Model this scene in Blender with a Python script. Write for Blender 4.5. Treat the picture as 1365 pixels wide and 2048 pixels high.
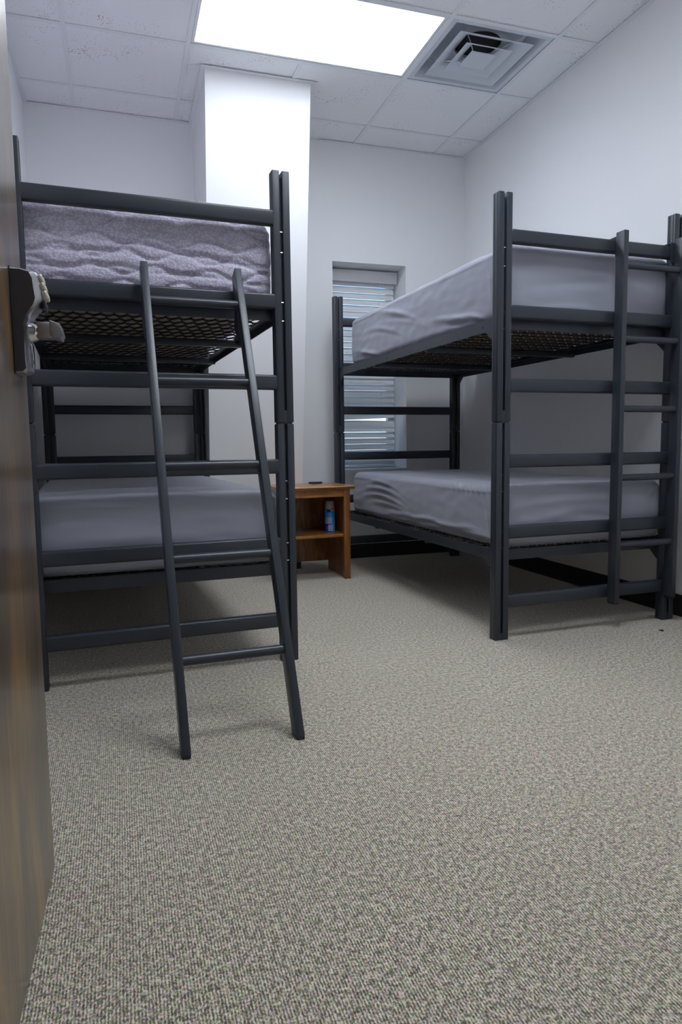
import bpy, bmesh, math, random
from mathutils import Vector, Matrix, noise
from math import sin, cos, pi, exp, sqrt
random.seed(7)
for o in list(bpy.data.objects): bpy.data.objects.remove(o)
S = bpy.context.scene
COL = S.collection

# ------------------------------------------------------------------ camera
H = 2.92                                   # ceiling height
cam_d = bpy.data.cameras.new('camera'); cam = bpy.data.objects.new('camera', cam_d); COL.objects.link(cam)
cr = Vector((0.95134063, -0.30785813, -0.01320519)); cu = Vector((0.04268651, 0.08922611, 0.99509626)); cf = Vector((0.30517022, 0.94723919, -0.09802582))
M = Matrix((cr, cu, -cf)).transposed().to_4x4()
M.translation = Vector((-0.431187, -3.832493, H - 2.085467))
cam.matrix_world = M
cam_d.sensor_fit = 'VERTICAL'; cam_d.sensor_height = 36; cam_d.lens = 24; cam_d.clip_start = .02
S.camera = cam

# ------------------------------------------------------------------ exposure, world, lights
S.view_settings.view_transform = 'Standard'; S.view_settings.look = 'None'
S.view_settings.gamma = 1; S.view_settings.exposure = 0.12; S.cycles.diffuse_bounces = 10; S.cycles.max_bounces = 14; S.view_settings.use_curve_mapping = False
PANEL_POWER = 13.8                          # emission of the far ceiling panel
NEAR_POWER = 18.0                          # emission of the panel nearer the door
HALL_FILL_POWER = 3.0                          # emission of the unseen corridor panel, added as fill light
PANEL_COLOR = (0.84, 0.91, 1.0, 1)
w = bpy.data.worlds.new('world'); S.world = w; w.use_nodes = True
bg = w.node_tree.nodes['Background']
sky = w.node_tree.nodes.new('ShaderNodeTexSky'); sky.sky_type = 'HOSEK_WILKIE'; sky.turbidity = 3; sky.sun_direction = (0.2, -0.6, 0.77)
w.node_tree.links.new(sky.outputs[0], bg.inputs[0]); bg.inputs[1].default_value = 10.0

# ------------------------------------------------------------------ materials
def mat(name, color=(.5, .5, .5), rough=.5, metal=0, spec=.5, coat=0, coat_rough=.1, sheen=0):
    m = bpy.data.materials.new(name); m.use_nodes = True
    b = m.node_tree.nodes['Principled BSDF']
    b.inputs['Base Color'].default_value = (*color, 1); b.inputs['Roughness'].default_value = rough
    b.inputs['Metallic'].default_value = metal; b.inputs['Specular IOR Level'].default_value = spec
    b.inputs['Coat Weight'].default_value = coat; b.inputs['Coat Roughness'].default_value = coat_rough
    b.inputs['Sheen Weight'].default_value = sheen
    return m
class N:
    """tiny node helper"""
    def __init__(s, m): s.m = m; s.t = m.node_tree; s.b = s.t.nodes['Principled BSDF']; s.co = None
    def n(s, typ, ins=None, **kw):
        x = s.t.nodes.new(typ)
        for k, v in kw.items(): setattr(x, k, v)
        for k, v in (ins or {}).items():
            if isinstance(v, bpy.types.NodeSocket): s.t.links.new(v, x.inputs[k])
            else: x.inputs[k].default_value = v
        return x
    def obj(s):
        if not s.co: s.co = s.n('ShaderNodeTexCoord')
        return s.co.outputs['Object']
    def mapped(s, scale=(1, 1, 1), rot=(0, 0, 0)):
        return s.n('ShaderNodeMapping', {'Vector': s.obj(), 'Scale': scale, 'Rotation': rot}).outputs[0]
    def ramp(s, fac, stops, interp='LINEAR'):
        r = s.n('ShaderNodeValToRGB', {'Fac': fac}); cr_ = r.color_ramp; cr_.interpolation = interp
        while len(cr_.elements) < len(stops): cr_.elements.new(.5)
        for e, (p, c) in zip(cr_.elements, stops): e.position = p; e.color = (*c, 1)
        return r.outputs[0]
    def math(s, op, a, b=0.0, c=None):
        x = s.n('ShaderNodeMath', operation=op)
        for i, v in enumerate((a, b) if c is None else (a, b, c)):
            if isinstance(v, bpy.types.NodeSocket): s.t.links.new(v, x.inputs[i])
            else: x.inputs[i].default_value = v
        return x.outputs[0]
    def mix(s, fac, a, b, mode='MIX'):
        x = s.n('ShaderNodeMix', data_type='RGBA', blend_type=mode)
        for i, v in ((0, fac), (6, a), (7, b)):
            if isinstance(v, bpy.types.NodeSocket): s.t.links.new(v, x.inputs[i])
            else: x.inputs[i].default_value = v if i == 0 else (*v, 1)
        return x.outputs[2]
    def color(s, sock): s.t.links.new(sock, s.b.inputs['Base Color'])
    def bump(s, h, strength=.3, dist=.002):
        x = s.n('ShaderNodeBump', {'Height': h, 'Strength': strength, 'Distance': dist}); s.t.links.new(x.outputs[0], s.b.inputs['Normal'])

def m_wall():
    m = mat('white_wall_paint', (.84, .84, .845), .55, spec=.3); k = N(m)
    k.bump(k.n('ShaderNodeTexNoise', {'Vector': k.obj(), 'Scale': 260.0, 'Detail': 3.0}).outputs[0], .12, .0015); return m
def m_carpet():
    m = mat('loop_carpet', (.3, .3, .27), .95, spec=.1, sheen=.5); k = N(m)
    v = k.mapped((1, 1, 1))
    n1 = k.n('ShaderNodeTexNoise', {'Vector': k.mapped((300, 190, 1)), 'Scale': 1.0, 'Detail': 2.0, 'Roughness': .6}).outputs[0]
    n2 = k.n('ShaderNodeTexNoise', {'Vector': k.mapped((95, 70, 1)), 'Scale': 1.0, 'Detail': 4.0, 'Roughness': .7}).outputs[0]
    n3 = k.n('ShaderNodeTexNoise', {'Vector': v, 'Scale': 2.6, 'Detail': 4.0}).outputs[0]
    n4 = k.n('ShaderNodeTexNoise', {'Vector': k.mapped((140, 110, 1)), 'Scale': 1.0, 'Detail': 1.0}).outputs['Color']
    wv = k.n('ShaderNodeTexWave', {'Vector': k.mapped((1, 1, 1)), 'Scale': 60.0, 'Distortion': .5, 'Detail': 1.0, 'Detail Scale': 3.0}, bands_direction='X').outputs[1]
    f = k.math('ADD', k.math('MULTIPLY', n1, .55), k.math('MULTIPLY', n2, .45))
    f = k.math('ADD', f, k.math('MULTIPLY', k.math('SUBTRACT', wv, .5), .10))
    c = k.ramp(f, [(.36, (.03, .028, .022)), (.46, (.20, .18, .13)), (.53, (.60, .52, .41)), (.62, (.98, .88, .74))])
    c = k.mix(.45, c, n4, 'OVERLAY')
    c = k.mix(k.math('MULTIPLY', n3, .35), c, (.28, .255, .19))
    k.color(c); k.bump(f, .6, .004); return m
def m_metal():
    m = mat('charcoal_powder_coat', (.027, .033, .044), .36, spec=.5); k = N(m)
    k.bump(k.n('ShaderNodeTexNoise', {'Vector': k.obj(), 'Scale': 900.0, 'Detail': 2.0}).outputs[0], .15, .0006); return m
def m_fabric(name, col, rough=.52, fine=True):
    m = mat(name, col, rough, spec=.35, sheen=.35); k = N(m)
    m.node_tree.nodes['Principled BSDF'].inputs['Sheen Roughness'].default_value = .4
    w1 = k.n('ShaderNodeTexNoise', {'Vector': k.obj(), 'Scale': 700.0, 'Detail': 2.0}).outputs[0]
    w2 = k.n('ShaderNodeTexNoise', {'Vector': k.mapped((3, 9, 14)), 'Scale': 1.0, 'Detail': 4.0}).outputs[0]
    k.bump(k.math('ADD', w1, k.math('MULTIPLY', w2, 3.0)), .25, .0012); return m
def m_quilt():
    m = mat('honeycomb_knit_ticking', (.3, .28, .36), .75, spec=.2, sheen=.3); k = N(m)
    v = k.n('ShaderNodeTexVoronoi', {'Vector': k.mapped((1, .3, 1.25)), 'Scale': 105.0}).outputs['Distance']
    c = k.ramp(v, [(.1, (.66, .61, .74)), (.7, (.44, .41, .51))]); k.color(c)
    k.bump(v, .55, .003).__class__; k.t.nodes[-1].invert = True; return m
def m_wood(name, a, b, c, rough=.3, coat=.3, scale=(14, 14, 1.6), ns=1.0, dist=1.5):
    m = mat(name, b, rough, coat=coat, coat_rough=.15); k = N(m)
    n = k.n('ShaderNodeTexNoise', {'Vector': k.mapped(scale), 'Scale': ns, 'Detail': 6.0, 'Roughness': .55, 'Distortion': dist}).outputs[0]
    g = k.n('ShaderNodeTexNoise', {'Vector': k.mapped((scale[0] * 14, scale[1] * 14, scale[2] * 3)), 'Scale': 1.0, 'Detail': 3.0}).outputs[0]
    f = k.math('ADD', k.math('MULTIPLY', n, .8), k.math('MULTIPLY', g, .2))
    k.color(k.ramp(f, [(.34, a), (.5, b), (.66, c)])); k.bump(g, .08, .001); return m
def m_tile():
    m = mat('mineral_fibre_tile', (.86, .865, .87), .9, spec=.1); k = N(m)
    v = k.n('ShaderNodeTexVoronoi', {'Vector': k.obj(), 'Scale': 85.0, 'Randomness': 1.0}).outputs['Distance']
    msk = k.n('ShaderNodeTexNoise', {'Vector': k.obj(), 'Scale': 5.0, 'Detail': 3.0}).outputs[0]
    n = k.n('ShaderNodeTexNoise', {'Vector': k.obj(), 'Scale': 30.0, 'Detail': 3.0}).outputs[0]
    thr = k.math('MULTIPLY', k.math('SUBTRACT', msk, .38), .9)
    pin = k.math('LESS_THAN', v, k.math('MULTIPLY', k.math('MULTIPLY', thr, n), 1.7))
    pin.node.use_clamp = True
    k.color(k.mix(pin, (.86, .865, .87), (.33, .28, .25)))
    k.bump(k.math('SUBTRACT', k.n('ShaderNodeTexNoise', {'Vector': k.obj(), 'Scale': 240.0, 'Detail': 4.0}).outputs[0], k.math('MULTIPLY', pin, 2.0)), .35, .002); return m
WALL = m_wall(); CARPET = m_carpet(); METAL = m_metal(); TILE = m_tile()
GRID = mat('white_painted_steel', (.78, .80, .81), .4)
BLACK = mat('black_rubber', (.008, .008, .009), .45)
SHEET = m_fabric('grey_fitted_sheet', (.31, .315, .375))
PANEL_UNDER = m_fabric('brown_mattress_underside', (.42, .31, .19), .8)
QUILT = m_quilt()
PIPING = m_fabric('grey_piping', (.2, .2, .24), .6)
STEEL = mat('bright_steel', (.75, .75, .77), .22, 1)
WIRE = mat('black_spring_wire', (.01, .01, .012), .4)
DOORWOOD = m_wood('dark_stained_door_veneer', (.04, .027, .02), (.12, .075, .045), (.34, .19, .05), .34, .55, (2.6, 5.5, 1.3), 1.0, .8)
CHERRY = m_wood('cherry_stained_wood', (.15, .045, .008), (.34, .13, .025), (.52, .24, .05), .28, .3, (3, 22, 22))
CHERRYV = m_wood('cherry_stained_wood_upright', (.13, .038, .007), (.26, .09, .018), (.40, .17, .035), .3, .3, (22, 22, 3))
SATIN = mat('satin_nickel', (.42, .41, .43), .3, 1)
DARKNICKEL = mat('dark_cast_housing', (.10, .095, .105), .42, .75)
CHROME = mat('polished_chrome', (.72, .73, .78), .12, 1)
BUTTON = mat('ivory_rubber_buttons', (.62, .58, .48), .45)
BLIND = mat('white_faux_wood', (.80, .80, .81), .4)
VENTW = mat('white_vent_enamel', (.60, .64, .68), .38)
DUCT = mat('black_duct_lining', (.012, .011, .014), .9)
VINYL = mat('white_window_vinyl', (.6, .6, .6), .4)

# ------------------------------------------------------------------ mesh helpers
def box(bm, x0, x1, y0, y1, z0, z1, bev=0, seg=2):
    vs = [bm.verts.new((x, y, z)) for z in (z0, z1) for y in (y0, y1) for x in (x0, x1)]
    fs = [bm.faces.new([vs[i] for i in f]) for f in ((0, 2, 3, 1), (4, 5, 7, 6), (0, 1, 5, 4), (2, 6, 7, 3), (0, 4, 6, 2), (1, 3, 7, 5))]
    if bev:
        es = {e for f in fs for e in f.edges}
        bmesh.ops.bevel(bm, geom=list(es), offset=bev, segments=seg, affect='EDGES', profile=.5)
def prism(bm, pts, axis, a, b, bev=0):
    """extrude the 2-d polygon pts along axis from a to b"""
    def P(p, t): return {0: (t, p[0], p[1]), 1: (p[0], t, p[1]), 2: (p[0], p[1], t)}[axis]
    A = [bm.verts.new(P(p, a)) for p in pts]; B = [bm.verts.new(P(p, b)) for p in pts]
    fs = [bm.faces.new(A[::-1]), bm.faces.new(B)]
    n = len(pts)
    for i in range(n): fs.append(bm.faces.new((A[i], A[(i + 1) % n], B[(i + 1) % n], B[i])))
    if bev:
        es = {e for f in fs[:2] for e in f.edges}
        bmesh.ops.bevel(bm, geom=list(es), offset=bev, segments=2, affect='EDGES', profile=.5)
def tube(bm, pts, r, n=8, cap=True, sy=1.0):
    rings = []
    for i, p in enumerate(pts):
        p = Vector(p); a = Vector(pts[max(i - 1, 0)]); b = Vector(pts[min(i + 1, len(pts) - 1)])
        t = (b - a).normalized(); u = t.cross(Vector((0, 0, 1)) if abs(t.z) < .9 else Vector((0, 1, 0))).normalized(); v = u.cross(t)
        rr = r[i] if isinstance(r, (list, tuple)) else r
        rings.append([bm.verts.new(p + rr * (cos(2 * pi * k / n) * u + sy * sin(2 * pi * k / n) * v)) for k in range(n)])
    for A, B in zip(rings, rings[1:]):
        for k in range(n): bm.faces.new((A[k], A[(k + 1) % n], B[(k + 1) % n], B[k]))
    if cap: bm.faces.new(rings[0][::-1]); bm.faces.new(rings[-1])
def lathe(bm, prof, n=40, c=(0, 0)):
    rings = [[bm.verts.new((c[0] + r * cos(2 * pi * k / n), c[1] + r * sin(2 * pi * k / n), z)) for k in range(n)] for r, z in prof]
    for A, B in zip(rings, rings[1:]):
        for k in range(n): bm.faces.new((A[k], A[(k + 1) % n], B[(k + 1) % n], B[k]))
    bm.faces.new(rings[0][::-1]); bm.faces.new(rings[-1])
def obj(name, bm, m, parent=None, smooth=False, recalc=True):
    if recalc: bmesh.ops.recalc_face_normals(bm, faces=bm.faces)
    me = bpy.data.meshes.new(name); bm.to_mesh(me); bm.free()
    for x in (m if isinstance(m, (list, tuple)) else [m]): me.materials.append(x)
    if smooth:
        for p in me.polygons: p.use_smooth = True
        if smooth != 'all': me.set_sharp_from_angle(angle=math.radians(35))
    o = bpy.data.objects.new(name, me); COL.objects.link(o)
    if parent: o.parent = parent
    return o
def part(name, m, parent, fn, smooth=True):
    bm = bmesh.new(); fn(bm); return obj(name, bm, m, parent, smooth)
def struct(name, bm, m, parent=None, smooth=False):
    o = obj(name, bm, m, parent, smooth)
    if not parent: o['kind'] = 'structure'
    return o
def sbox(name, m, *a, parent=None, bev=0):
    bm = bmesh.new(); box(bm, *a, bev=bev); return struct(name, bm, m, parent)
def thing(name, label, cat, loc=(0, 0, 0), rotz=0, group=None):
    o = bpy.data.objects.new(name, None); COL.objects.link(o); o.empty_display_size = .1
    o.location = loc; o.rotation_euler = (0, 0, rotz); o['label'] = label; o['category'] = cat
    if group: o['group'] = group
    return o
def tag(o, label, cat, group=None):
    o['label'] = label; o['category'] = cat
    if group: o['group'] = group
    return o
def dup(o, parent=None):
    c = o.copy(); COL.objects.link(c); c.parent = parent
    for ch in list(o.children): dup(ch, c)
    return c

# ------------------------------------------------------------------ the room
XL, XR, YB, YF = -.897, 2.086, .892, -3.42
DX0, DX1, DH = -.690, .32, 2.13                       # doorway the camera looks through
WX0, WX1, WZ0, WZ1 = 1.051, 1.611, .655, 2.122        # window recess
sbox('floor', CARPET, -2.4, XR + .1, -5.6, YB + .3, -.06, 0)
sbox('wall_left', WALL, XL - .1, XL, YF - .12, YB + .3, 0, H + .3)
sbox('wall_right', WALL, XR, XR + .1, YF - .12, YB + .3, 0, H + .3)
bm = bmesh.new()
box(bm, XL, WX0, YB, YB + .3, 0, H + .3); box(bm, WX1, XR, YB, YB + .3, 0, H + .3)
box(bm, WX0, WX1, YB, YB + .3, 0, WZ0); box(bm, WX0, WX1, YB, YB + .3, WZ1, H + .3)
struct('wall_back', bm, WALL)
bm = bmesh.new()
box(bm, XL, DX0, YF - .12, YF, 0, H + .3); box(bm, DX1, XR, YF - .12, YF, 0, H + .3); box(bm, DX0, DX1, YF - .12, YF, DH, H + .3)
struct('wall_front', bm, WALL)
sbox('wall_corridor', WALL, -2.5, XR + .1, -5.7, -5.6, 0, H)
sbox('wall_corridor_left', WALL, -2.5, -2.4, -5.6, YF - .12, 0, H)
sbox('wall_corridor_right', WALL, XR + .1, XR + .2, -5.6, YF - .12, 0, H)
sbox('wall_corridor_side', WALL, -2.5, XL - .1, YF - .12, YF, 0, H)
# battered column: its front leans back towards the wall as it goes down
cx0, cx1 = .107, .714
cy = lambda z: .188 + .1535 * (H - z)
bm = bmesh.new(); prism(bm, [(cy(0), 0), (YB, 0), (YB, H + .02), (cy(H + .02), H + .02)], 0, cx0, cx1); struct('wall_column', bm, WALL)
# black cove baseboards
def cove(bm, p0, p1, nrm, h=.102):
    d = Vector(nrm)
    prof = [(0, 0), (.012, 0), (.006, .012), (.004, .03), (.004, h - .004), (.002, h), (0, h)]
    A = [bm.verts.new((p0[0] + d.x * u, p0[1] + d.y * u, z)) for u, z in prof]
    B = [bm.verts.new((p1[0] + d.x * u, p1[1] + d.y * u, z)) for u, z in prof]
    for i in range(len(prof)): bm.faces.new((A[i], A[(i + 1) % 7], B[(i + 1) % 7], B[i]))
    bm.faces.new(A); bm.faces.new(B[::-1])
bm = bmesh.new(); cove(bm, (XR, YF), (XR, YB), (-1, 0)); struct('baseboard_right', bm, BLACK)
bm = bmesh.new(); cove(bm, (XL, YF), (XL, YB), (1, 0)); struct('baseboard_left', bm, BLACK)
bm = bmesh.new(); cove(bm, (XL, YB), (cx0, YB), (0, -1)); cove(bm, (cx1, YB), (XR, YB), (0, -1))
cove(bm, (cx0, cy(.05)), (cx1, cy(.05)), (0, -1)); struct('baseboard_back', bm, BLACK)

# suspended ceiling: lay-in tiles above, T-bars below
g = .6096
LP = [(0, 1), (0, 4)]      # light panels: (column i, row j) of their near-right cell; each 2 cells wide
VENT = (2, 0)
def cell(i, j): return i * g, (i + 1) * g, -(j + 1) * g, -j * g      # j=0 -> y -0.61..0
bm = bmesh.new()
skip = {(0, 0), (1, 0), (2, 0), (0, 3), (1, 3)}
for i in range(-2, 4):
    for j in range(-2, 6):
        if (i, j) in skip: continue
        x0, x1, y0, y1 = cell(i, j); x0 = max(x0, XL); x1 = min(x1, XR); y0 = max(y0, YF); y1 = min(y1, YB)
        if x1 - x0 < .03 or y1 - y0 < .03: continue
        dz = random.uniform(0, .002)
        box(bm, x0 + .004, x1 - .004, y0 + .004, y1 - .004, H + .005 + dz, H + .02, .0015, 1)
struct('ceiling', bm, TILE)
sbox('ceiling_deck', WALL, XL - .1, XR + .1, YF - .12, YB + .3, H + .3, H + .35)
sbox('ceiling_corridor', WALL, -2.5, XR + .2, -5.7, YF - .12, H - .2, H - .1)
bm = bmesh.new()
for i in range(-1, 4): box(bm, i * g - .012, i * g + .012, YF, YB if i not in (1,) else YB, H, H + .0045)
def hbar(bm, j, x0, x1): box(bm, x0, x1, -j * g - .012, -j * g + .012, H + .0006, H + .0042)
bm2 = bmesh.new()
for i in range(-1, 4):
    ys = [(YF, YB)]
    if i == 1: ys = [(YF, -4 * g), (-3 * g, -1 * g), (0, cy(H))]
    for a, b in ys: box(bm2, i * g - .012, i * g + .012, a, b, H, H + .0045)
for j in range(-1, 6): hbar(bm2, j, XL, XR)
bm.free(); struct('trim_1', bm2, GRID)
bm = bmesh.new()                                    # wall angle
t = .022
box(bm, XL, XL + t, YF, YB, H - .003, H + .001); box(bm, XR - t, XR, YF, YB, H - .003, H + .001)
box(bm, XL + t, cx0 - t, YB - t, YB, H - .003, H + .001); box(bm, cx1 + .25, XR - t, YB - t, YB, H - .003, H + .001)
box(bm, XL + t, XR - t, YF, YF + t, H - .003, H + .001)
yc = cy(H)
box(bm, cx0 - t, cx0, yc - t, YB, H - .003, H + .001); box(bm, cx0, cx1 + .035, yc - t, yc, H - .003, H + .001)
struct('trim_2', bm, GRID)

# ceiling lights (2 x 4 ft panels)
def emitter(power):
    EM = bpy.data.materials.new('glowing_acrylic_panel'); EM.use_nodes = True
    nt = EM.node_tree; nt.nodes.clear(); e = nt.nodes.new('ShaderNodeEmission'); ou = nt.nodes.new('ShaderNodeOutputMaterial')
    e.inputs[0].default_value = PANEL_COLOR; 
    # prismatic lens: throws more light straight down than sideways
    ge = nt.nodes.new('ShaderNodeNewGeometry'); vm = nt.nodes.new('ShaderNodeVectorMath'); vm.operation = 'DOT_PRODUCT'
    nt.links.new(ge.outputs['Incoming'], vm.inputs[0]); vm.inputs[1].default_value = (0, 0, -1)
    ma = nt.nodes.new('ShaderNodeMath'); ma.operation = 'MULTIPLY_ADD'; nt.links.new(vm.outputs['Value'], ma.inputs[0]); ma.inputs[1].default_value = .70 * power; ma.inputs[2].default_value = .30 * power
    nt.links.new(ma.outputs[0], e.inputs[1]); nt.links.new(e.outputs[0], ou.inputs[0])
    return EM
def ceiling_light(j, label, power, loc=None):
    t_ = thing('ceiling_light', label, 'light', loc or (g, -(j + .5) * g, H), group='flush ceiling light panels')
    hw, hd = g - .014, g / 2 - .014
    def fr(bm):
        for a in ((-hw, hw, -hd, -hd + .016), (-hw, hw, hd - .016, hd), (-hw, -hw + .016, -hd + .016, hd - .016), (hw - .016, hw, -hd + .016, hd - .016)):
            box(bm, *a, .0046, .05)
        box(bm, -hw, hw, -hd, hd, .05, .06)
    part('frame', GRID, t_, fr)
    part('diffuser', emitter(power), t_, lambda bm: box(bm, -hw + .016, hw - .016, -hd + .016, hd - .016, .009, .014))
ceiling_light(0, 'bright ceiling light panel beside the square vent and in front of the column', PANEL_POWER)
ceiling_light(3, 'ceiling light panel nearer the doorway, above the open carpet', NEAR_POWER)
ceiling_light(0, 'unseen fill light panel added in the corridor outside the open door', HALL_FILL_POWER, (0, -4.5, H - .22))  # added out of view to send fill light through the doorway

# square air diffuser
vt = thing('ceiling_vent', 'white square ceiling air vent with nested louvre rings beside the light panel', 'vent', (2.5 * g, -.5 * g, H))
def pan(bm):
    a, b = .291, .262
    def ring(s0, z0, s1, z1):
        A = [bm.verts.new((x * s0, y * s0, z0)) for x, y in ((-1, -1), (1, -1), (1, 1), (-1, 1))]
        B = [bm.verts.new((x * s1, y * s1, z1)) for x, y in ((-1, -1), (1, -1), (1, 1), (-1, 1))]
        for i in range(4): bm.faces.new((A[i], A[(i + 1) % 4], B[(i + 1) % 4], B[i]))
        return B
    ring(a, .0048, b, .0048)
    ring(b, .0048, .215, .075)
    # flat top of the pan with a round neck hole
    n = 48; r = .128
    O = []; I = []; U = []
    for k in range(n):
        an = 2 * pi * k / n; c_, s_ = cos(an), sin(an); q = .215 / max(abs(c_), abs(s_))
        O.append(bm.verts.new((q * c_, q * s_, .075))); I.append(bm.verts.new((r * c_, r * s_, .075))); U.append(bm.verts.new((r * c_, r * s_, .1)))
    for k in range(n):
        k2 = (k + 1) % n; bm.faces.new((O[k], O[k2], I[k2], I[k])); bm.faces.new((I[k], I[k2], U[k2], U[k]))
part('pan', VENTW, vt, pan)
part('duct', DUCT, vt, lambda bm: lathe(bm, [(.127, .088), (.127, .24), (.001, .24)]))
def louvre(so, si, z0, z1, solid=False):
    def f(bm):
        sq = ((-1, -1), (1, -1), (1, 1), (-1, 1))
        loops = [(so, z0 + .0015), (so, z0), (so - .006, z0), (si, z1), (si, z1 + .0015), (so - .006, z0 + .0016)]
        R = [[bm.verts.new((x * s, y * s, z)) for x, y in sq] for s, z in loops]
        for A, B in zip(R, R[1:] + R[:1]):
            for i in range(4): bm.faces.new((A[i], A[(i + 1) % 4], B[(i + 1) % 4], B[i]))
        if solid: bm.faces.new(R[3]);
    return f
part('louvre_ring', VENTW, vt, louvre(.216, .136, -.004, .036))
part('louvre_ring', VENTW, vt, louvre(.138, .074, -.006, .028))
part('louvre_plate', VENTW, vt, lambda bm: box(bm, -.074, .074, -.074, .074, -.007, -.002, .001, 1))
for sx, sy in ((-1, -1), (-1, 1), (1, 1), (1, -1)):
    part('hanger', STEEL, vt, lambda bm: tube(bm, [(sx * .05, sy * .05, -.002), (sx * .10, sy * .10, .03), (sx * .17, sy * .17, .05), (sx * .19, sy * .19, .076)], .003, 6))

# ------------------------------------------------------------------ window and blind
wy = 1.13
bm = bmesh.new()
for a in ((WX0, WX1, wy, wy + .05, WZ0, WZ0 + .05), (WX0, WX1, wy, wy + .05, WZ1 - .05, WZ1), (WX0, WX0 + .05, wy, wy + .05, WZ0 + .05, WZ1 - .05), (WX1 - .05, WX1, wy, wy + .05, WZ0 + .05, WZ1 - .05), (WX0 + .05, WX1 - .05, wy + .005, wy + .045, 1.36, 1.40)): box(bm, *a)
wf = struct('window_1', bm, VINYL)
GL = mat('window_glass', (1, 1, 1), .0); GL.node_tree.nodes['Principled BSDF'].inputs['Transmission Weight'].default_value = 1
part('pane', GL, wf, lambda bm: box(bm, WX0 + .05, WX1 - .05, wy + .022, wy + .026, WZ0 + .05, WZ1 - .05))
bt = thing('window_blind', 'white horizontal slat blind filling the window recess, two lower slats bent apart', 'blind', (WX0, 1.085, WZ0))
BW = .545
HB = WZ1 - WZ0
part('valance', BLIND, bt, lambda bm: box(bm, .004, BW + .008, -.045, -.030, HB - .095, HB - .012, .002))
part('headrail', BLIND, bt, lambda bm: box(bm, .008, BW, -.026, .020, HB - .066, HB - .014))
pitch = .0447
ns = 30
def slats(bm):
    tilt = math.radians(66)
    for k in range(ns):
        z = HB - .099 - k * pitch
        jx = random.uniform(-.003, .003)
        # slat: slightly crowned section tilted nearly closed
        rows = []
        nx = 14
        for a in range(nx + 1):
            x = .006 + jx + (BW - .012) * a / nx
            dz = 0; dt = 0
            fr_ = a / nx
            if k == 22: dz = .016 * fr_ ** 1.5; dt = .28 * fr_
            if k == 23: dz = -.007 * fr_ ** 1.5; dt = -.1 * fr_
            if k == 21: dz = .004 * fr_
            tl = tilt - dt + .05 * sin(k * 1.7)
            if k > 23: tl -= .14
            sec = []
            for s in (-1, -.5, 0, .5, 1):
                u = .0245 * s; cr2 = .0022 * (1 - s * s)
                sec.append((u, cr2 + .0012)); 
            for s in (1, .5, 0, -.5, -1):
                u = .0245 * s; cr2 = .0022 * (1 - s * s); sec.append((u, cr2 - .0012))
            rows.append([bm.verts.new((x, u * cos(tl) - v * sin(tl), z + dz + u * sin(tl) + v * cos(tl))) for u, v in sec])
        m_ = len(rows[0])
        for A, B in zip(rows, rows[1:]):
            for q in range(m_): bm.faces.new((A[q], A[(q + 1) % m_], B[(q + 1) % m_], B[q]))
        bm.faces.new(rows[0]); bm.faces.new(rows[-1][::-1])
part('slats', BLIND, bt, slats)
part('bottom_rail', BLIND, bt, lambda bm: box(bm, .006, BW - .004, -.024, .024, .008, .026, .003))
for x in (.024, BW * .5, BW - .13):
    part('lift_cord', GRID, bt, lambda bm: tube(bm, [(x, -.026 if x != BW * .5 else .0, HB - .10), (x + .012, -.026 if x != BW * .5 else .0, .02)], .0012, 5))
# the world beyond the glass: a strip of lawn
bm = bmesh.new(); box(bm, -6, 9, 1.3, 30, -.5, -.4); struct('ground', bm, mat('grass_beyond_window', (.12, .2, .06), .9))

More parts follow.
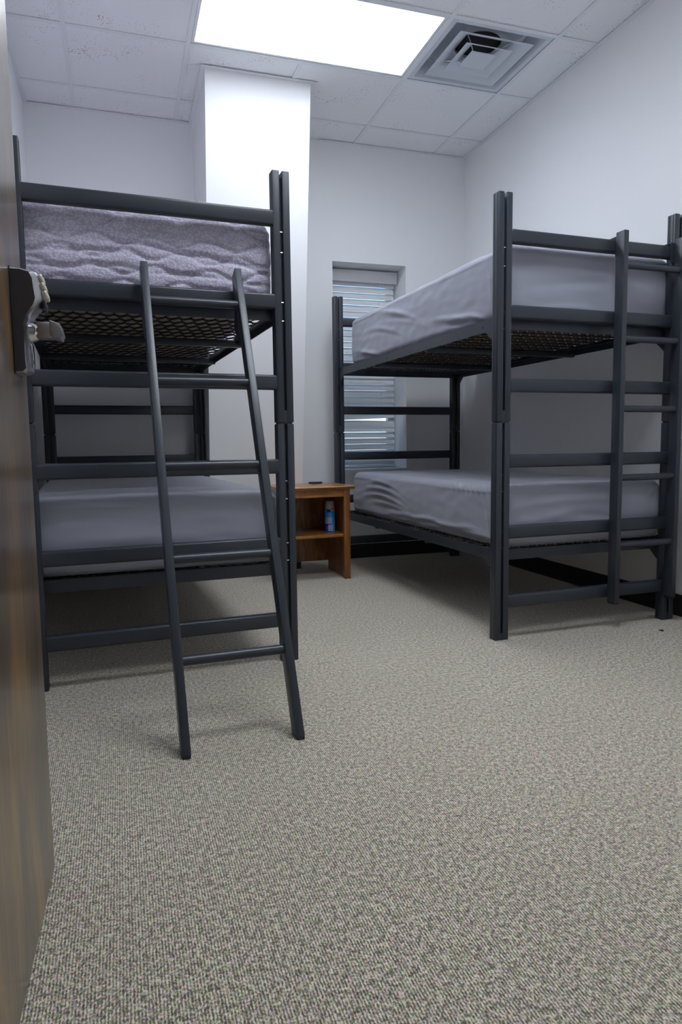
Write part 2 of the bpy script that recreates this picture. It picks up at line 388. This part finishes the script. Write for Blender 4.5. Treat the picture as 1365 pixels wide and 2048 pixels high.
# ------------------------------------------------------------------ bunk beds
W, L = .965, 2.05
PW, PD = .065, .045
def post_mesh(bm, upper, rear=False):
    z0, z1 = (.921, 1.83) if upper else (0.0, .916)
    b = .0035
    box(bm, 0, .0275, 0, PD, z0, z1, b); box(bm, .0375, PW, 0, PD, z0, z1, b)
    box(bm, .0245, .0405, .017, .028, z0 + .002, z1 - (.02 if upper else .002))
    hs = .045 if upper else .03
    box(bm, .0255, .0395, .0012, PD - .0012, z0 + .0005, z0 + hs)
    for gx in (.0, PW):                      # shallow flutes on the outer faces
        for gy in (.012, .033):
            box(bm, gx - .0008, gx + .0008, gy - .003, gy + .003, z0 + .004, z1 - .004)
BEDMESH = {}
def bed(label, loc, rz):
    t_ = thing('bunk_bed', label, 'bunk bed', loc, rz, 'charcoal metal bunk beds')
    def shared(name, key, m, fn, parent, xf=None, smooth=True):
        if key not in BEDMESH:
            bm = bmesh.new(); fn(bm); o = obj(name, bm, m, parent, smooth); BEDMESH[key] = o.data
        else:
            o = bpy.data.objects.new(name, BEDMESH[key]); COL.objects.link(o); o.parent = parent
        if xf: o.location = xf
        return o
    for iy, y in enumerate((0, L - PD)):
        for ix, x in enumerate((0, W - PW)):
            for up in (0, 1):
                p = shared('post', ('post', up), METAL, lambda bm: post_mesh(bm, up), t_, (x, y, 0))
                for pz in ((.395, .462, .632, .70), (1.295, 1.362, 1.542, 1.615))[up]:
                    shared('pin', 'pin', STEEL, lambda bm: tube(bm, [(.0270, .0095, 0), (.0380, .0095, 0)], .0022, 8), p, (0, 0, pz))
            c = shared('connector_sleeve', 'sleeve', BLACK, lambda bm: box(bm, .006, PW - .006, .004, PD - .004, .914, .923), t_, (x, y, 0))
    for y in (-.003, L - .034):
        for z in (.137, .432, .729, 1.042, 1.337, 1.635):
            shared('crossbar', 'crossbar', METAL, lambda bm: box(bm, PW - .006, W - PW + .006, 0, .037, 0, .055, .009, 3), t_, (0, y, z))
    for z in (.333, 1.302):
        # long side rails with corner gussets, flat plate facing outwards
        for side in (0, 1):
            def rail(bm):
                y0, y1 = PD, L - PD; h = .047
                gl, gd = .115, .07
                pts = [(y0 - .004, h + .03), (y0 + .02, h + .014), (y0 + .07, h), (y1 - .07, h), (y1 - .02, h + .010), (y1 + .004, h + .02),
                       (y1 + .004, -gd), (y1 - .02, -gd + .004), (y1 - gl + .02, 0), (y0 + gl - .02, 0), (y0 + .02, -gd + .004), (y0 - .004, -gd)]
                prism(bm, pts, 0, 0, .004)
                box(bm, .004, .034, y0, y1, h - .018, h - .014)           # inward ledge of the angle
            o = shared('side_rail', 'side_rail', METAL, rail, t_, (.030 if side == 0 else W - .030, 0, z), False)
            if side: o.scale = (-1, 1, 1)
            for by, bz in ((.165, .022), (.075, -.030), (.095, -.035), (L - .2, .022), (L * .58, .022), (L - .085, -.03)):
                shared('rail_hole', 'rail_hole', BLACK, lambda bm: tube(bm, [(-.0015, 0, 0), (.001, 0, 0)], .0045, 10), o, (0, by, bz))  # flat black discs stand in for the shaded holes in the rail
        for y in (.052, L - .056):
            shared('end_rail', 'end_rail', METAL, lambda bm: (box(bm, .034, W - .034, 0, .004, 0, .045), box(bm, .034, W - .034, .004, .03, .039, .043)), t_, (0, y, z - .0), False)
        for fy in (.34, .67):
            shared('cross_brace', 'brace', METAL, lambda bm: box(bm, .034, W - .034, 0, .03, -.01, .022, .004), t_, (0, L * fy, z))
        def deck(bm):
            n = 23; nw = 18 * 14
            for r_ in range(n):
                y = .09 + (L - .18) * r_ / (n - 1)
                ph = pi * (r_ % 2)
                pts = []
                for q in range(nw + 1):
                    th_ = 2 * pi * 18 * q / nw + ph
                    pts.append((.045 + (W - .09) * q / nw + .007 * sin(2 * th_), y + .028 * sin(th_), 0))
                tube(bm, pts, .0040, 6)
        shared('spring_deck', 'deck', WIRE, deck, t_, (0, 0, z + .0415))
    return t_
LB_LOC, LB_A = (-.762, -1.350, 0), math.radians(2.8)
RB_LOC, RB_A = (1.045, -1.350, 0), math.radians(1.75)
lbed = bed('charcoal metal bunk bed on the left, a slanted ladder leaning against its end', LB_LOC, LB_A)
rbed = bed('charcoal metal bunk bed along the right wall, an upright ladder hooked on its end', RB_LOC, RB_A)

# ------------------------------------------------------------------ mattresses
def ridge(d, w_): return exp(-(d / w_) ** 2)
def fold(u, v, f):
    """f = (u0, v0, angle_deg, length, width, amp)"""
    a = math.radians(f[2]); du, dv = u - f[0], v - f[1]
    s = du * cos(a) + dv * sin(a); c_ = -du * sin(a) + dv * cos(a) + .25 * f[3] * (s / f[3]) ** 2 * (.3 if len(f) < 7 else f[6])
    return f[5] * exp(-(s / f[3]) ** 2) * exp(-(c_ / f[4]) ** 2)
def mattress(name, label, loc, rz, mw, ml, z0, th, m, disp, step=.010, r=.035, group=None, under=True, crown=.008):
    """rounded slab; local origin = near left bottom corner"""
    t_ = thing(name, label, 'mattress', (loc[0], loc[1], z0), rz, group)
    bm = bmesh.new(); key = {}
    hx, hy, hz = mw / 2, ml / 2, th / 2
    def V(x, y, z):
        k_ = (round(x, 5), round(y, 5), round(z, 5))
        if k_ in key: return key[k_]
        p = Vector((x, y, z)); q = Vector((max(-hx + r, min(hx - r, x)), max(-hy + r, min(hy - r, y)), max(-hz + r, min(hz - r, z))))
        d = p - q
        nrm = d.normalized() if d.length > 1e-9 else Vector((0, 0, 1))
        if d.length > 1e-9: p = q + nrm * r
        # crown on top, slight belly on the sides
        p.z += crown * (1 - (x / hx) ** 2) * (1 - (y / hy) ** 4) * (z / hz) if z > 0 else 0
        zz = 1 - (z / hz) ** 2
        p.x += .006 * zz * (x / hx) ** 3; p.y += .006 * zz * (y / hy) ** 3
        p += nrm * disp(p.x + hx, p.y + hy, p.z + hz, nrm)
        key[k_] = bm.verts.new((p.x + hx, p.y + hy, p.z + hz)); return key[k_]
    def lin(h, st):
        n = max(2, int(round(2 * h / st))); base = [-h + 2 * h * i / n for i in range(n + 1)]
        ex = [s * (h - r * k / 5) for s in (-1, 1) for k in (0, .4, 1, 1.8, 2.8, 4, 5)]
        return sorted(set(round(v, 5) for v in [b for b in base if abs(b) < h - r * 1.05] + ex))
    xs, ys, zs = lin(hx, step), lin(hy, step), lin(hz, step)
    for s, f in ((-hz, 1), (hz, 0)):
        for i in range(len(xs) - 1):
            for j in range(len(ys) - 1):
                q = [V(xs[i], ys[j], s), V(xs[i + 1], ys[j], s), V(xs[i + 1], ys[j + 1], s), V(xs[i], ys[j + 1], s)]
                bm.faces.new(q[::-1] if f else q)
    for s, f in ((-hy, 0), (hy, 1)):
        for i in range(len(xs) - 1):
            for j in range(len(zs) - 1):
                q = [V(xs[i], s, zs[j]), V(xs[i + 1], s, zs[j]), V(xs[i + 1], s, zs[j + 1]), V(xs[i], s, zs[j + 1])]
                bm.faces.new(q[::-1] if f else q)
    for s, f in ((-hx, 1), (hx, 0)):
        for i in range(len(ys) - 1):
            for j in range(len(zs) - 1):
                q = [V(s, ys[i], zs[j]), V(s, ys[i + 1], zs[j]), V(s, ys[i + 1], zs[j + 1]), V(s, ys[i], zs[j + 1])]
                bm.faces.new(q[::-1] if f else q)
    obj('cover', bm, m, t_, 'all', recalc=False)
    part('underside', PANEL_UNDER, t_, lambda b_: box(b_, .075, mw - .075, .075, ml - .075, -.003, .004, .001, 1), False)
    return t_
def bedpt(loc, a, x, y): return (loc[0] + x * cos(a) - y * sin(a), loc[1] + x * sin(a) + y * cos(a))
def soft(p, s, a):
    return a * noise.noise(Vector(p) * s)
def side_of(n):
    if n.x < -.6: return 'L'
    if n.x > .6: return 'R'
    if n.y < -.6: return 'F'
    if n.y > .6: return 'B'
    return 'T' if n.z > 0 else 'U'
def make_disp(folds, th, seam=True, rough=.0022, seed=0, drop=0):
    def d(x, y, z, n):
        v = soft((x * 1.0 + seed, y, z * 1.6), 4.0, rough * 1.6) + soft((x + seed, y, z * 2.5), 11, rough)
        s = side_of(n)
        u = {'L': (y, z), 'R': (y, z), 'F': (x, z), 'B': (x, z), 'T': (x, y), 'U': (x, y)}[s]
        if s == 'T': v -= drop * (y / 1.88) * min(1, n.z)
        for f in folds.get(s, ()): v += 1.35 * fold(u[0], u[1], f)
        if seam and s in 'LRFB':
            v += .0022 * ridge(z - (th - .030) + .004 * sin((x + y) * 5), .004)
        return v if s != 'U' else 0
    return d
MW, ML = .875, 1.88
# right bed, upper: long diagonal pulls on the side facing the room
f1 = {'L': [(.25, .045, 12, .13, .010, .007), (.30, .030, 8, .12, .009, -.005), (.36, .055, 16, .12, .010, .006), (.42, .04, 12, .10, .008, -.005), (.50, .075, 14, .10, .009, .004),
            (1.02, .20, 15, .22, .013, .005), (.98, .165, 14, .24, .012, -.004), (.92, .14, 13, .2, .012, .004), (1.15, .23, 14, .25, .010, .003), (1.25, .15, 12, .22, .012, .004), (1.2, .125, 12, .2, .010, -.003),
            (1.45, .04, 10, .17, .012, .007), (1.5, .025, 9, .17, .010, -.006), (1.55, .06, 12, .15, .011, .005), (.10, .15, 80, .05, .008, .004), (.085, .15, 30, .03, .007, -.004)],
      'F': [(.3, .05, 2, .25, .012, .005), (.45, .20, -6, .25, .02, .004), (.25, .15, 8, .2, .018, -.003)],
      'T': [(.1, .7, 70, .5, .02, .004)]}
p = bedpt(RB_LOC, RB_A, .068, .058)
mattress('mattress', 'grey sheeted mattress on the top bunk of the right bed, pulled in long slanting creases', p, RB_A, .869, 1.80, 1.3525, .302, SHEET, make_disp(f1, .302, seed=3, drop=.048), group='mattresses on the bunks', crown=.02)
f2 = {'L': [(1.30, .225, 3, .17, .009, .008), (1.26, .205, 4, .15, .007, -.006), (1.28, .185, 3, .2, .010, .008), (1.30, .165, 2, .2, .008, -.007), (1.28, .145, 3, .2, .010, .008), (1.27, .122, 3, .2, .009, -.006), (1.2, .10, 3, .2, .010, .007), (1.12, .08, 4, .2, .009, -.005),
            (.95, .055, 3, .2, .010, .007), (.86, .042, 3, .2, .008, -.006), (.7, .06, 0, .18, .009, .007), (.64, .045, 0, .16, .008, -.006), (.5, .05, -2, .15, .009, .006), (.42, .035, -2, .15, .008, -.005), (.3, .06, -3, .15, .009, .005), (.18, .04, 0, .12, .010, .006), (.25, .025, 0, .12, .008, -.004),
            (.10, .10, 75, .06, .012, .004)] + [(.06 + .045 * k, .236 + .0015 * k, 62, .016, .006, .005) for k in range(9)] + [(.082 + .045 * k, .236 + .0015 * k, 62, .016, .006, -.004) for k in range(9)],
      'F': [(.35, .20, 1, .3, .018, .005), (.5, .12, -4, .22, .02, -.003), (.8, .22, 40, .03, .008, .005), (.2, .12, 4, .2, .02, .003)],
      'T': [(.06, .30, 88, .28, .012, .006), (.10, .35, 85, .3, .012, -.004), (.4, .06, 4, .3, .012, .005), (.45, .10, 6, .3, .012, -.003)]}
p = bedpt(RB_LOC, RB_A, .068, .058)
mattress('mattress', 'grey sheeted mattress on the bottom bunk of the right bed, crumpled along its side', p, RB_A, .860, 1.80, .3835, .268, SHEET, make_disp(f2, .268, seed=9), group='mattresses on the bunks', crown=.012)
f3 = {'F': [(.82, .235, 60, .018, .006, .006), (.80, .232, 60, .018, .006, -.005), (.84, .236, 60, .018, .006, .005), (.4, .12, -3, .3, .03, .004), (.2, .2, 2, .2, .02, -.004)],
      'T': [(.2, .05, 1, .35, .010, .005), (.3, .09, 2, .35, .010, -.004), (.25, .13, 3, .3, .010, .006), (.35, .19, 5, .3, .012, .006), (.35, .23, 7, .3, .010, -.005), (.3, .30, 8, .3, .02, .006)]}
p = bedpt(LB_LOC, LB_A, .014, .062)
mattress('mattress', 'grey sheeted mattress on the bottom bunk of the left bed, behind the leaning ladder', p, LB_A, .893, ML, .3835, .278, SHEET, make_disp(f3, .278, seed=15), group='mattresses on the bunks', crown=.008)
# left bed, upper: bare quilted ticking with ogee stitching and sagging creases
def qd(x, y, z, n):
    s = side_of(n)
    if s == 'U': return 0
    v = soft((x, y, z), 5, .004)
    if s in 'FLRB':
        u = x if s in 'FB' else y
        zz = z - .010 * noise.noise(Vector((u * 4, 0, 3.1)))
        row = zz / .052; k = math.floor(row); best = 9
        for kk in (k - 1, k, k + 1, k + 2):
            ln = kk * .052 + .016 * sin(2 * pi * u / .20 + (pi if kk % 2 else 0)) + .006 * noise.noise(Vector((u * 9, kk, 0)))
            best = min(best, abs(zz - ln))
        if s == 'F':
            tb = min(1, best / .022); v += .015 * sqrt(tb * (2 - tb)) - .010
            for f in ((.16, .055, 2, .15, .006, -.009), (.45, .035, -1, .18, .006, -.009), (.70, .050, -3, .12, .006, -.008), (.22, .16, 2, .14, .006, -.009), (.48, .185, -7, .16, .007, -.010), (.72, .155, -10, .14, .008, -.010),
                      (.30, .11, 2, .12, .005, -.008), (.58, .10, -2, .12, .005, -.008), (.80, .08, -2, .06, .005, -.007), (.10, .10, 4, .1, .005, -.008), (.08, .215, 1, .12, .006, -.006), (.36, .235, -2, .1, .005, -.006), (.62, .225, -8, .1, .005, -.006), (.15, .02, -2, .14, .006, -.006)):
                v += fold(u, z, (f[0], f[1] + .006 * noise.noise(Vector((u * 14, f[0] * 9, 0))), f[2], f[3], f[4] * 1.1, f[5] * 1.6))
        else: v += .003 * (1 - exp(-(best / .011) ** 2))
    if s != 'T': v -= .004 * ridge(z - .285, .006)
    else: v += .002 * sin(x * 60) * sin(y * 60)
    return v
p = bedpt(LB_LOC, LB_A, .026, .066)
mattress('mattress', 'bare purplish quilted mattress on the top bunk of the left bed', p, LB_A, .878, ML, 1.3525, .307, QUILT, qd, step=.0062, group='mattresses on the bunks', crown=.006)

# ------------------------------------------------------------------ ladders (local: x across, z up the stiles, y = depth away from the room)
LW, LL = .345, 1.60
def ladder(label):
    t_ = thing('ladder', label, 'ladder', group='bunk ladders')
    for x in (0, LW - .0245):
        part('stile', METAL, t_, lambda bm: box(bm, x, x + .0245, 0, .050, .008, LL, .0022))
        part('foot_cap', BLACK, t_, lambda bm: box(bm, x + .0012, x + .0233, .0012, .0488, 0, .009, .001, 1))
    for z in (.262, .560, .858, 1.156, 1.462):
        part('rung', METAL, t_, lambda bm: tube(bm, [(.022, .022, z), (LW - .022, .022, z)], .0145, 20))
    return t_
# leaning ladder on the left bed
lean = math.atan(.452)
ll = ladder('charcoal metal ladder leaning at a slant against the left bunk bed, feet on the carpet')
ll.location = (-.306, -2.032, .004)
ll.matrix_world = Matrix.Translation((-.306, -2.034, .002)) @ Matrix.Rotation(math.radians(2.8), 4, 'Z') @ Matrix.Rotation(-lean, 4, 'X')
def lhook(x):
    def f(bm):
        prism(bm, [(.050, LL - .002), (.050, LL - .27), (.062, LL - .27), (.115, LL - .175), (.075, LL - .13)], 0, x, x + .0035)
    return f
for x in (.001, LW - .0245): part('hook', METAL, ll, lhook(x), False)
# upright ladder on the right bed
rl = ladder('charcoal metal ladder hooked upright over the top rail of the right bunk bed')
q = bedpt(RB_LOC, RB_A, .572, -.0575)
rl.location = (q[0], q[1], .115); rl.rotation_euler = (0, 0, RB_A)
for x in (.001, LW - .045):
    part('hook', METAL, rl, lambda bm: (box(bm, x, x + .0235, .0502, .0535, 1.50, 1.5805), box(bm, x, x + .0235, .0502, .098, 1.5805, 1.5845), box(bm, x, x + .0235, .0955, .0985, 1.54, 1.5805)), False)

# ------------------------------------------------------------------ nightstand and what is on it
NA = math.radians(1.2)
nsd = thing('nightstand', 'small cherry wood nightstand with one open shelf between the two bunk beds', 'nightstand', (.465, .125, 0), NA)
NW, ND, NH = .47, .43, .583
part('top', CHERRY, nsd, lambda bm: prism(bm, [(-.0, NH - .006), (.006, NH), (ND + .006, NH), (ND + .012, NH - .006), (ND + .004, NH - .02), (.014, NH - .02)], 0, -.006, NW + .006, 0))
x0, x1 = .022, NW - .022
for a in (0, 1):
    part('side_panel', CHERRYV, nsd, lambda bm: prism(bm, [(.058, 0), (ND - .01, 0), (ND - .01, NH - .02), (.058, NH - .02)], 0, *((x0, x0 + .018) if a == 0 else (x1 - .018, x1))))
    part('leg', CHERRYV, nsd, lambda bm: box(bm, *((x0 - .003, x0 + .037) if a == 0 else (x1 - .037, x1 + .003)), .026, .058, 0, NH - .02, .003))
part('apron', CHERRY, nsd, lambda bm: (box(bm, x0 + .036, x1 - .036, .034, .052, NH - .066, NH - .02, .001, 1), box(bm, x0 + .036, x1 - .036, .028, .052, NH - .068, NH - .054, .003)))
part('shelf', CHERRY, nsd, lambda bm: box(bm, x0 + .018, x1 - .010, .048, ND - .02, .262, .282, .005))
part('back_panel', CHERRYV, nsd, lambda bm: box(bm, x0 + .018, x1 - .018, ND - .020, ND - .012, .06, NH - .02))
def npt(x, y): return bedpt((.465, .125), NA, x, y)
# spray can
cx_, cy_ = npt(.37, .19)
can = thing('spray_can', 'blue aerosol spray can with a dull white cap on the nightstand shelf', 'spray can', (cx_, cy_, .2826), math.radians(-100))
def canmat():
    m = mat('printed_blue_can', (.03, .25, .6), .25, coat=.3); k = N(m)
    return m
CANB = mat('bright_blue_print', (.02, .36, .85), .3, coat=.3)
R = .0325
part('can_body', CANB, can, lambda bm: lathe(bm, [(.030, 0), (R, .003), (R, .143), (.0315, .148)]))
part('cap', mat('dull_white_plastic', (.42, .38, .40), .5), can, lambda bm: lathe(bm, [(.0312, .148), (.0312, .156), (.030, .168), (.0275, .194), (.026, .196), (.001, .196)]))
part('rim', STEEL, can, lambda bm: lathe(bm, [(.0325, .1465), (.0333, .148), (.0325, .1495)]))
def wrap(a0, a1, z0, z1, rr=R + .0003):
    def f(bm):
        n = 16
        A = [bm.verts.new((rr * cos(a0 + (a1 - a0) * k / n), rr * sin(a0 + (a1 - a0) * k / n), z0)) for k in range(n + 1)]
        B = [bm.verts.new((rr * cos(a0 + (a1 - a0) * k / n), rr * sin(a0 + (a1 - a0) * k / n), z1)) for k in range(n + 1)]
        for k in range(n): bm.faces.new((A[k], A[k + 1], B[k + 1], B[k]))
    return f
D2 = math.radians
PRW = mat('pale_lilac_print', (.42, .42, .62), .4); PRN = mat('navy_print', (.008, .02, .30), .35); PRK = mat('dark_print', (.04, .04, .12), .4); PRC = mat('cream_print', (.6, .48, .36), .4)
# local +x faces the camera (rotated -100 deg); angles measured from it, positive to the right of the can
part('navy_band', PRN, can, wrap(D2(-95), D2(12), .005, .052, R + .0002), 'all')
part('text_panel', PRW, can, wrap(D2(-95), D2(20), .054, .092, R + .0002), 'all')
part('barcode_panel', mat('white_print', (.62, .60, .68), .4), can, wrap(D2(-24), D2(28), .008, .046, R + .0005), 'all')
def lines(bm):
    for k in range(6): wrap(D2(-18), D2(22), .012 + k * .0056, .0138 + k * .0056, R + .0009)(bm)
part('barcode', PRK, can, lines, 'all')
def tl(bm):
    for k in range(5): wrap(D2(-70), D2(14 - 6 * (k % 2)), .058 + k * .0066, .0595 + k * .0066, R + .0006)(bm)
part('small_print', mat('grey_blue_print', (.12, .15, .42), .4), can, tl, 'all')
part('cream_patch', PRC, can, wrap(D2(5), D2(80), .132, .1455, R + .0002), 'all')
part('logo_patch', PRK, can, wrap(D2(-40), D2(6), .126, .144, R + .0004), 'all')
def glyph(bm):
    # a small rounded mark, like a 3
    n = 22
    for cz, a, b in ((.030, -1.9, 1.9), (.020, -1.9, 1.9)):
        P = []
        for k in range(n + 1):
            an = a + (b - a) * k / n; u = .0042 * cos(an); v = .0050 * sin(an)
            ang = D2(-44) + u / R
            P.append(((R + .0012) * cos(ang), (R + .0012) * sin(ang), cz + v))
        tube(bm, P, .0008, 5)
part('number_print', PRW, can, glyph, 'all')
cx_, cy_ = npt(.335, .375)
dk = tag(part('coaster', mat('black_plastic_disc', (.012, .012, .016), .35), None, lambda bm: lathe(bm, [(.044, 0), (.0465, .002), (.0465, .008), (.0445, .010), (.001, .010)])), 'flat round black disc on top of the wooden nightstand', 'coaster')
dk.location = (cx_, cy_, NH + .0003)
# flat dark item on the shelf, modelled as a folded cloth on a guess
bx, by = npt(.13, .27)
def cloth(bm):
    P = 18
    for lay in range(3):
        vs = []
        for i in range(P + 1):
            for j in range(P + 1):
                u, v = i / P, j / P
                s = 1 - .10 * lay
                x = (u - .5) * .16 * s; y = (v - .5) * .13 * s
                vs.append(bm.verts.new((x, y, .004 + .008 * lay + .004 * noise.noise(Vector((u * 3, v * 3, lay * 3.3))))))
        f = lambda i, j: vs[i * (P + 1) + j]
        top = [[f(i, j) for j in range(P + 1)] for i in range(P + 1)]
        low = [[bm.verts.new((top[i][j].co.x, top[i][j].co.y, max(.0004, top[i][j].co.z - .007))) for j in range(P + 1)] for i in range(P + 1)]
        for i in range(P):
            for j in range(P):
                bm.faces.new((top[i][j], top[i + 1][j], top[i + 1][j + 1], top[i][j + 1])); bm.faces.new((low[i][j], low[i][j + 1], low[i + 1][j + 1], low[i + 1][j]))
        for i in range(P):
            bm.faces.new((top[i][0], low[i][0], low[i + 1][0], top[i + 1][0])); bm.faces.new((top[i][P], top[i + 1][P], low[i + 1][P], low[i][P]))
            bm.faces.new((top[0][i], top[0][i + 1], low[0][i + 1], low[0][i])); bm.faces.new((top[P][i], low[P][i], low[P][i + 1], top[P][i + 1]))
ck = tag(part('folded_cloth', m_fabric('dark_grey_cloth', (.05, .055, .06), .8), None, cloth), 'low dark grey folded cloth lying on the nightstand shelf', 'cloth')
ck.location = (bx, by, .2825); ck.rotation_euler = (0, 0, .1)

# ------------------------------------------------------------------ the open door and its keypad lock
DXF = 0.0                                   # door built around its free edge, then swung a little past square
dbm = bmesh.new(); box(dbm, -.044, 0, -.915, 0, .010, 2.115, .0015, 1)
dr = struct('door_1', dbm, DOORWOOD)
dr.location = (-.588, -2.441, 0); dr.rotation_euler = (0, 0, math.radians(-2.25))
for z in (.25, 1.05, 1.9):
    part('hinge', SATIN, dr, lambda bm: tube(bm, [(-.050, -.922, z - .05), (-.050, -.922, z + .05)], .006, 12))
bm = bmesh.new()
STEELP = mat('brown_door_frame_paint', (.05, .035, .025), .4)
box(bm, DX0 - .05, DX0, YF - .14, YF + .02, 0, DH + .05); box(bm, DX1, DX1 + .05, YF - .14, YF + .02, 0, DH + .05); box(bm, DX0, DX1, YF - .14, YF + .02, DH, DH + .05)
struct('trim_3', bm, STEELP)
lk = thing('door_lock', '', 'lock'); del lk['label']; del lk['category']; lk.parent = dr; lk.location = (0, -.118, -.011)
near = [(0, 1.1435), (.016, 1.143), (.030, 1.139), (.0345, 1.129), (.0360, 1.112), (.0378, 1.097), (.0345, 1.087), (.028, 1.078), (.0215, 1.068), (.0178, 1.056), (.0175, 1.039), (.0172, 1.021), (.0172, .995), (.018, .981), (.013, .976), (0, .975)]
def loft(bm, secs, prof):
    rings = []
    for y, ex, ez in secs:
        rings.append([bm.verts.new((x * ex if x > 0 else 0, y, 1.06 + (z - 1.06) * ez)) for x, z in prof])
    n = len(prof)
    for A, B in zip(rings, rings[1:]):
        for k in range(n): bm.faces.new((A[k], A[(k + 1) % n], B[(k + 1) % n], B[k]))
    bm.faces.new(rings[0][::-1]); bm.faces.new(rings[-1])
housing = part('housing', [DARKNICKEL, SATIN], lk, lambda bm: loft(bm, [(0, 1, 1), (.001, 1.03, 1.005), (.006, 1.16, 1.03), (.016, 1.30, 1.04), (.034, 1.36, 1.04), (.052, 1.30, 1.03), (.064, 1.12, 1.0), (.067, .9, .98)], near))
for p_ in housing.data.polygons:
    if p_.center.y > .0005: p_.material_index = 1
part('back_gasket', BLACK, lk, lambda bm: box(bm, -.0005, .0012, -.003, .070, .972, 1.147))
for k in range(3):
    for j in range(2):
        part('keypad_button', BUTTON, lk, lambda bm: lathe(bm, [(.0075, -.002), (.0078, .003), (.006, .0052), (.001, .0058)], 16)).matrix_local = Matrix.Translation((.0435 + .0030 * k, .022 + .024 * j, 1.1335 - .0135 * k)) @ Matrix.Rotation(D2(78), 4, 'Y')
part('indicator_window', BLACK, lk, lambda bm: box(bm, .044, .0515, .014, .054, 1.082, 1.097, .003))
part('thumb_recess', CHROME, lk, lambda bm: box(bm, .019, .0262, .020, .048, .984, 1.026, .004))
lev = part('lever_hub', CHROME, lk, lambda bm: tube(bm, [(.018, .034, 1.048), (.030, .034, 1.048), (.036, .034, 1.048)], [.021, .019, .015], 24))
part('lever', SATIN, lk, lambda bm: (box(bm, .034, .060, .020, .046, 1.034, 1.062, .002), prism(bm, [(.058, 1.062), (.074, 1.056), (.078, 1.040), (.074, 1.031), (.066, 1.033), (.058, 1.036)], 1, -.002, .046, .002)))

# ------------------------------------------------------------------ specks on the carpet
t0 = part('carpet_straw', mat('straw', (.5, .45, .3), .7), None, lambda bm: tube(bm, [(-.03, 0, .002), (0, .003, .003), (.03, -.004, .002)], .0012, 5)); t0.location = (.284, -1.384, 0)
tag(t0, 'thin pale straw lying on the carpet right of the leaning ladder', 'straw')
t1 = part('carpet_crumb', mat('dark_crumb', (.03, .02, .015), .7), None, lambda bm: (lathe(bm, [(.006, 0), (.008, .003), (.004, .006), (.001, .0065)], 9), tube(bm, [(0, 0, .003), (-.014, .004, .004)], .002, 5))); t1.location = (1.809, -1.468, 0)
tag(t1, 'small dark crumb on the carpet in front of the right bunk bed', 'crumb')
t2 = part('paper_scrap', mat('white_paper', (.8, .8, .8), .7), None, lambda bm: box(bm, -.006, .006, -.004, .004, 0, .002)); t2.location = (1.378, -1.169, 0)
tag(t2, 'tiny white paper scrap on the carpet under the right bunk bed', 'paper scrap')
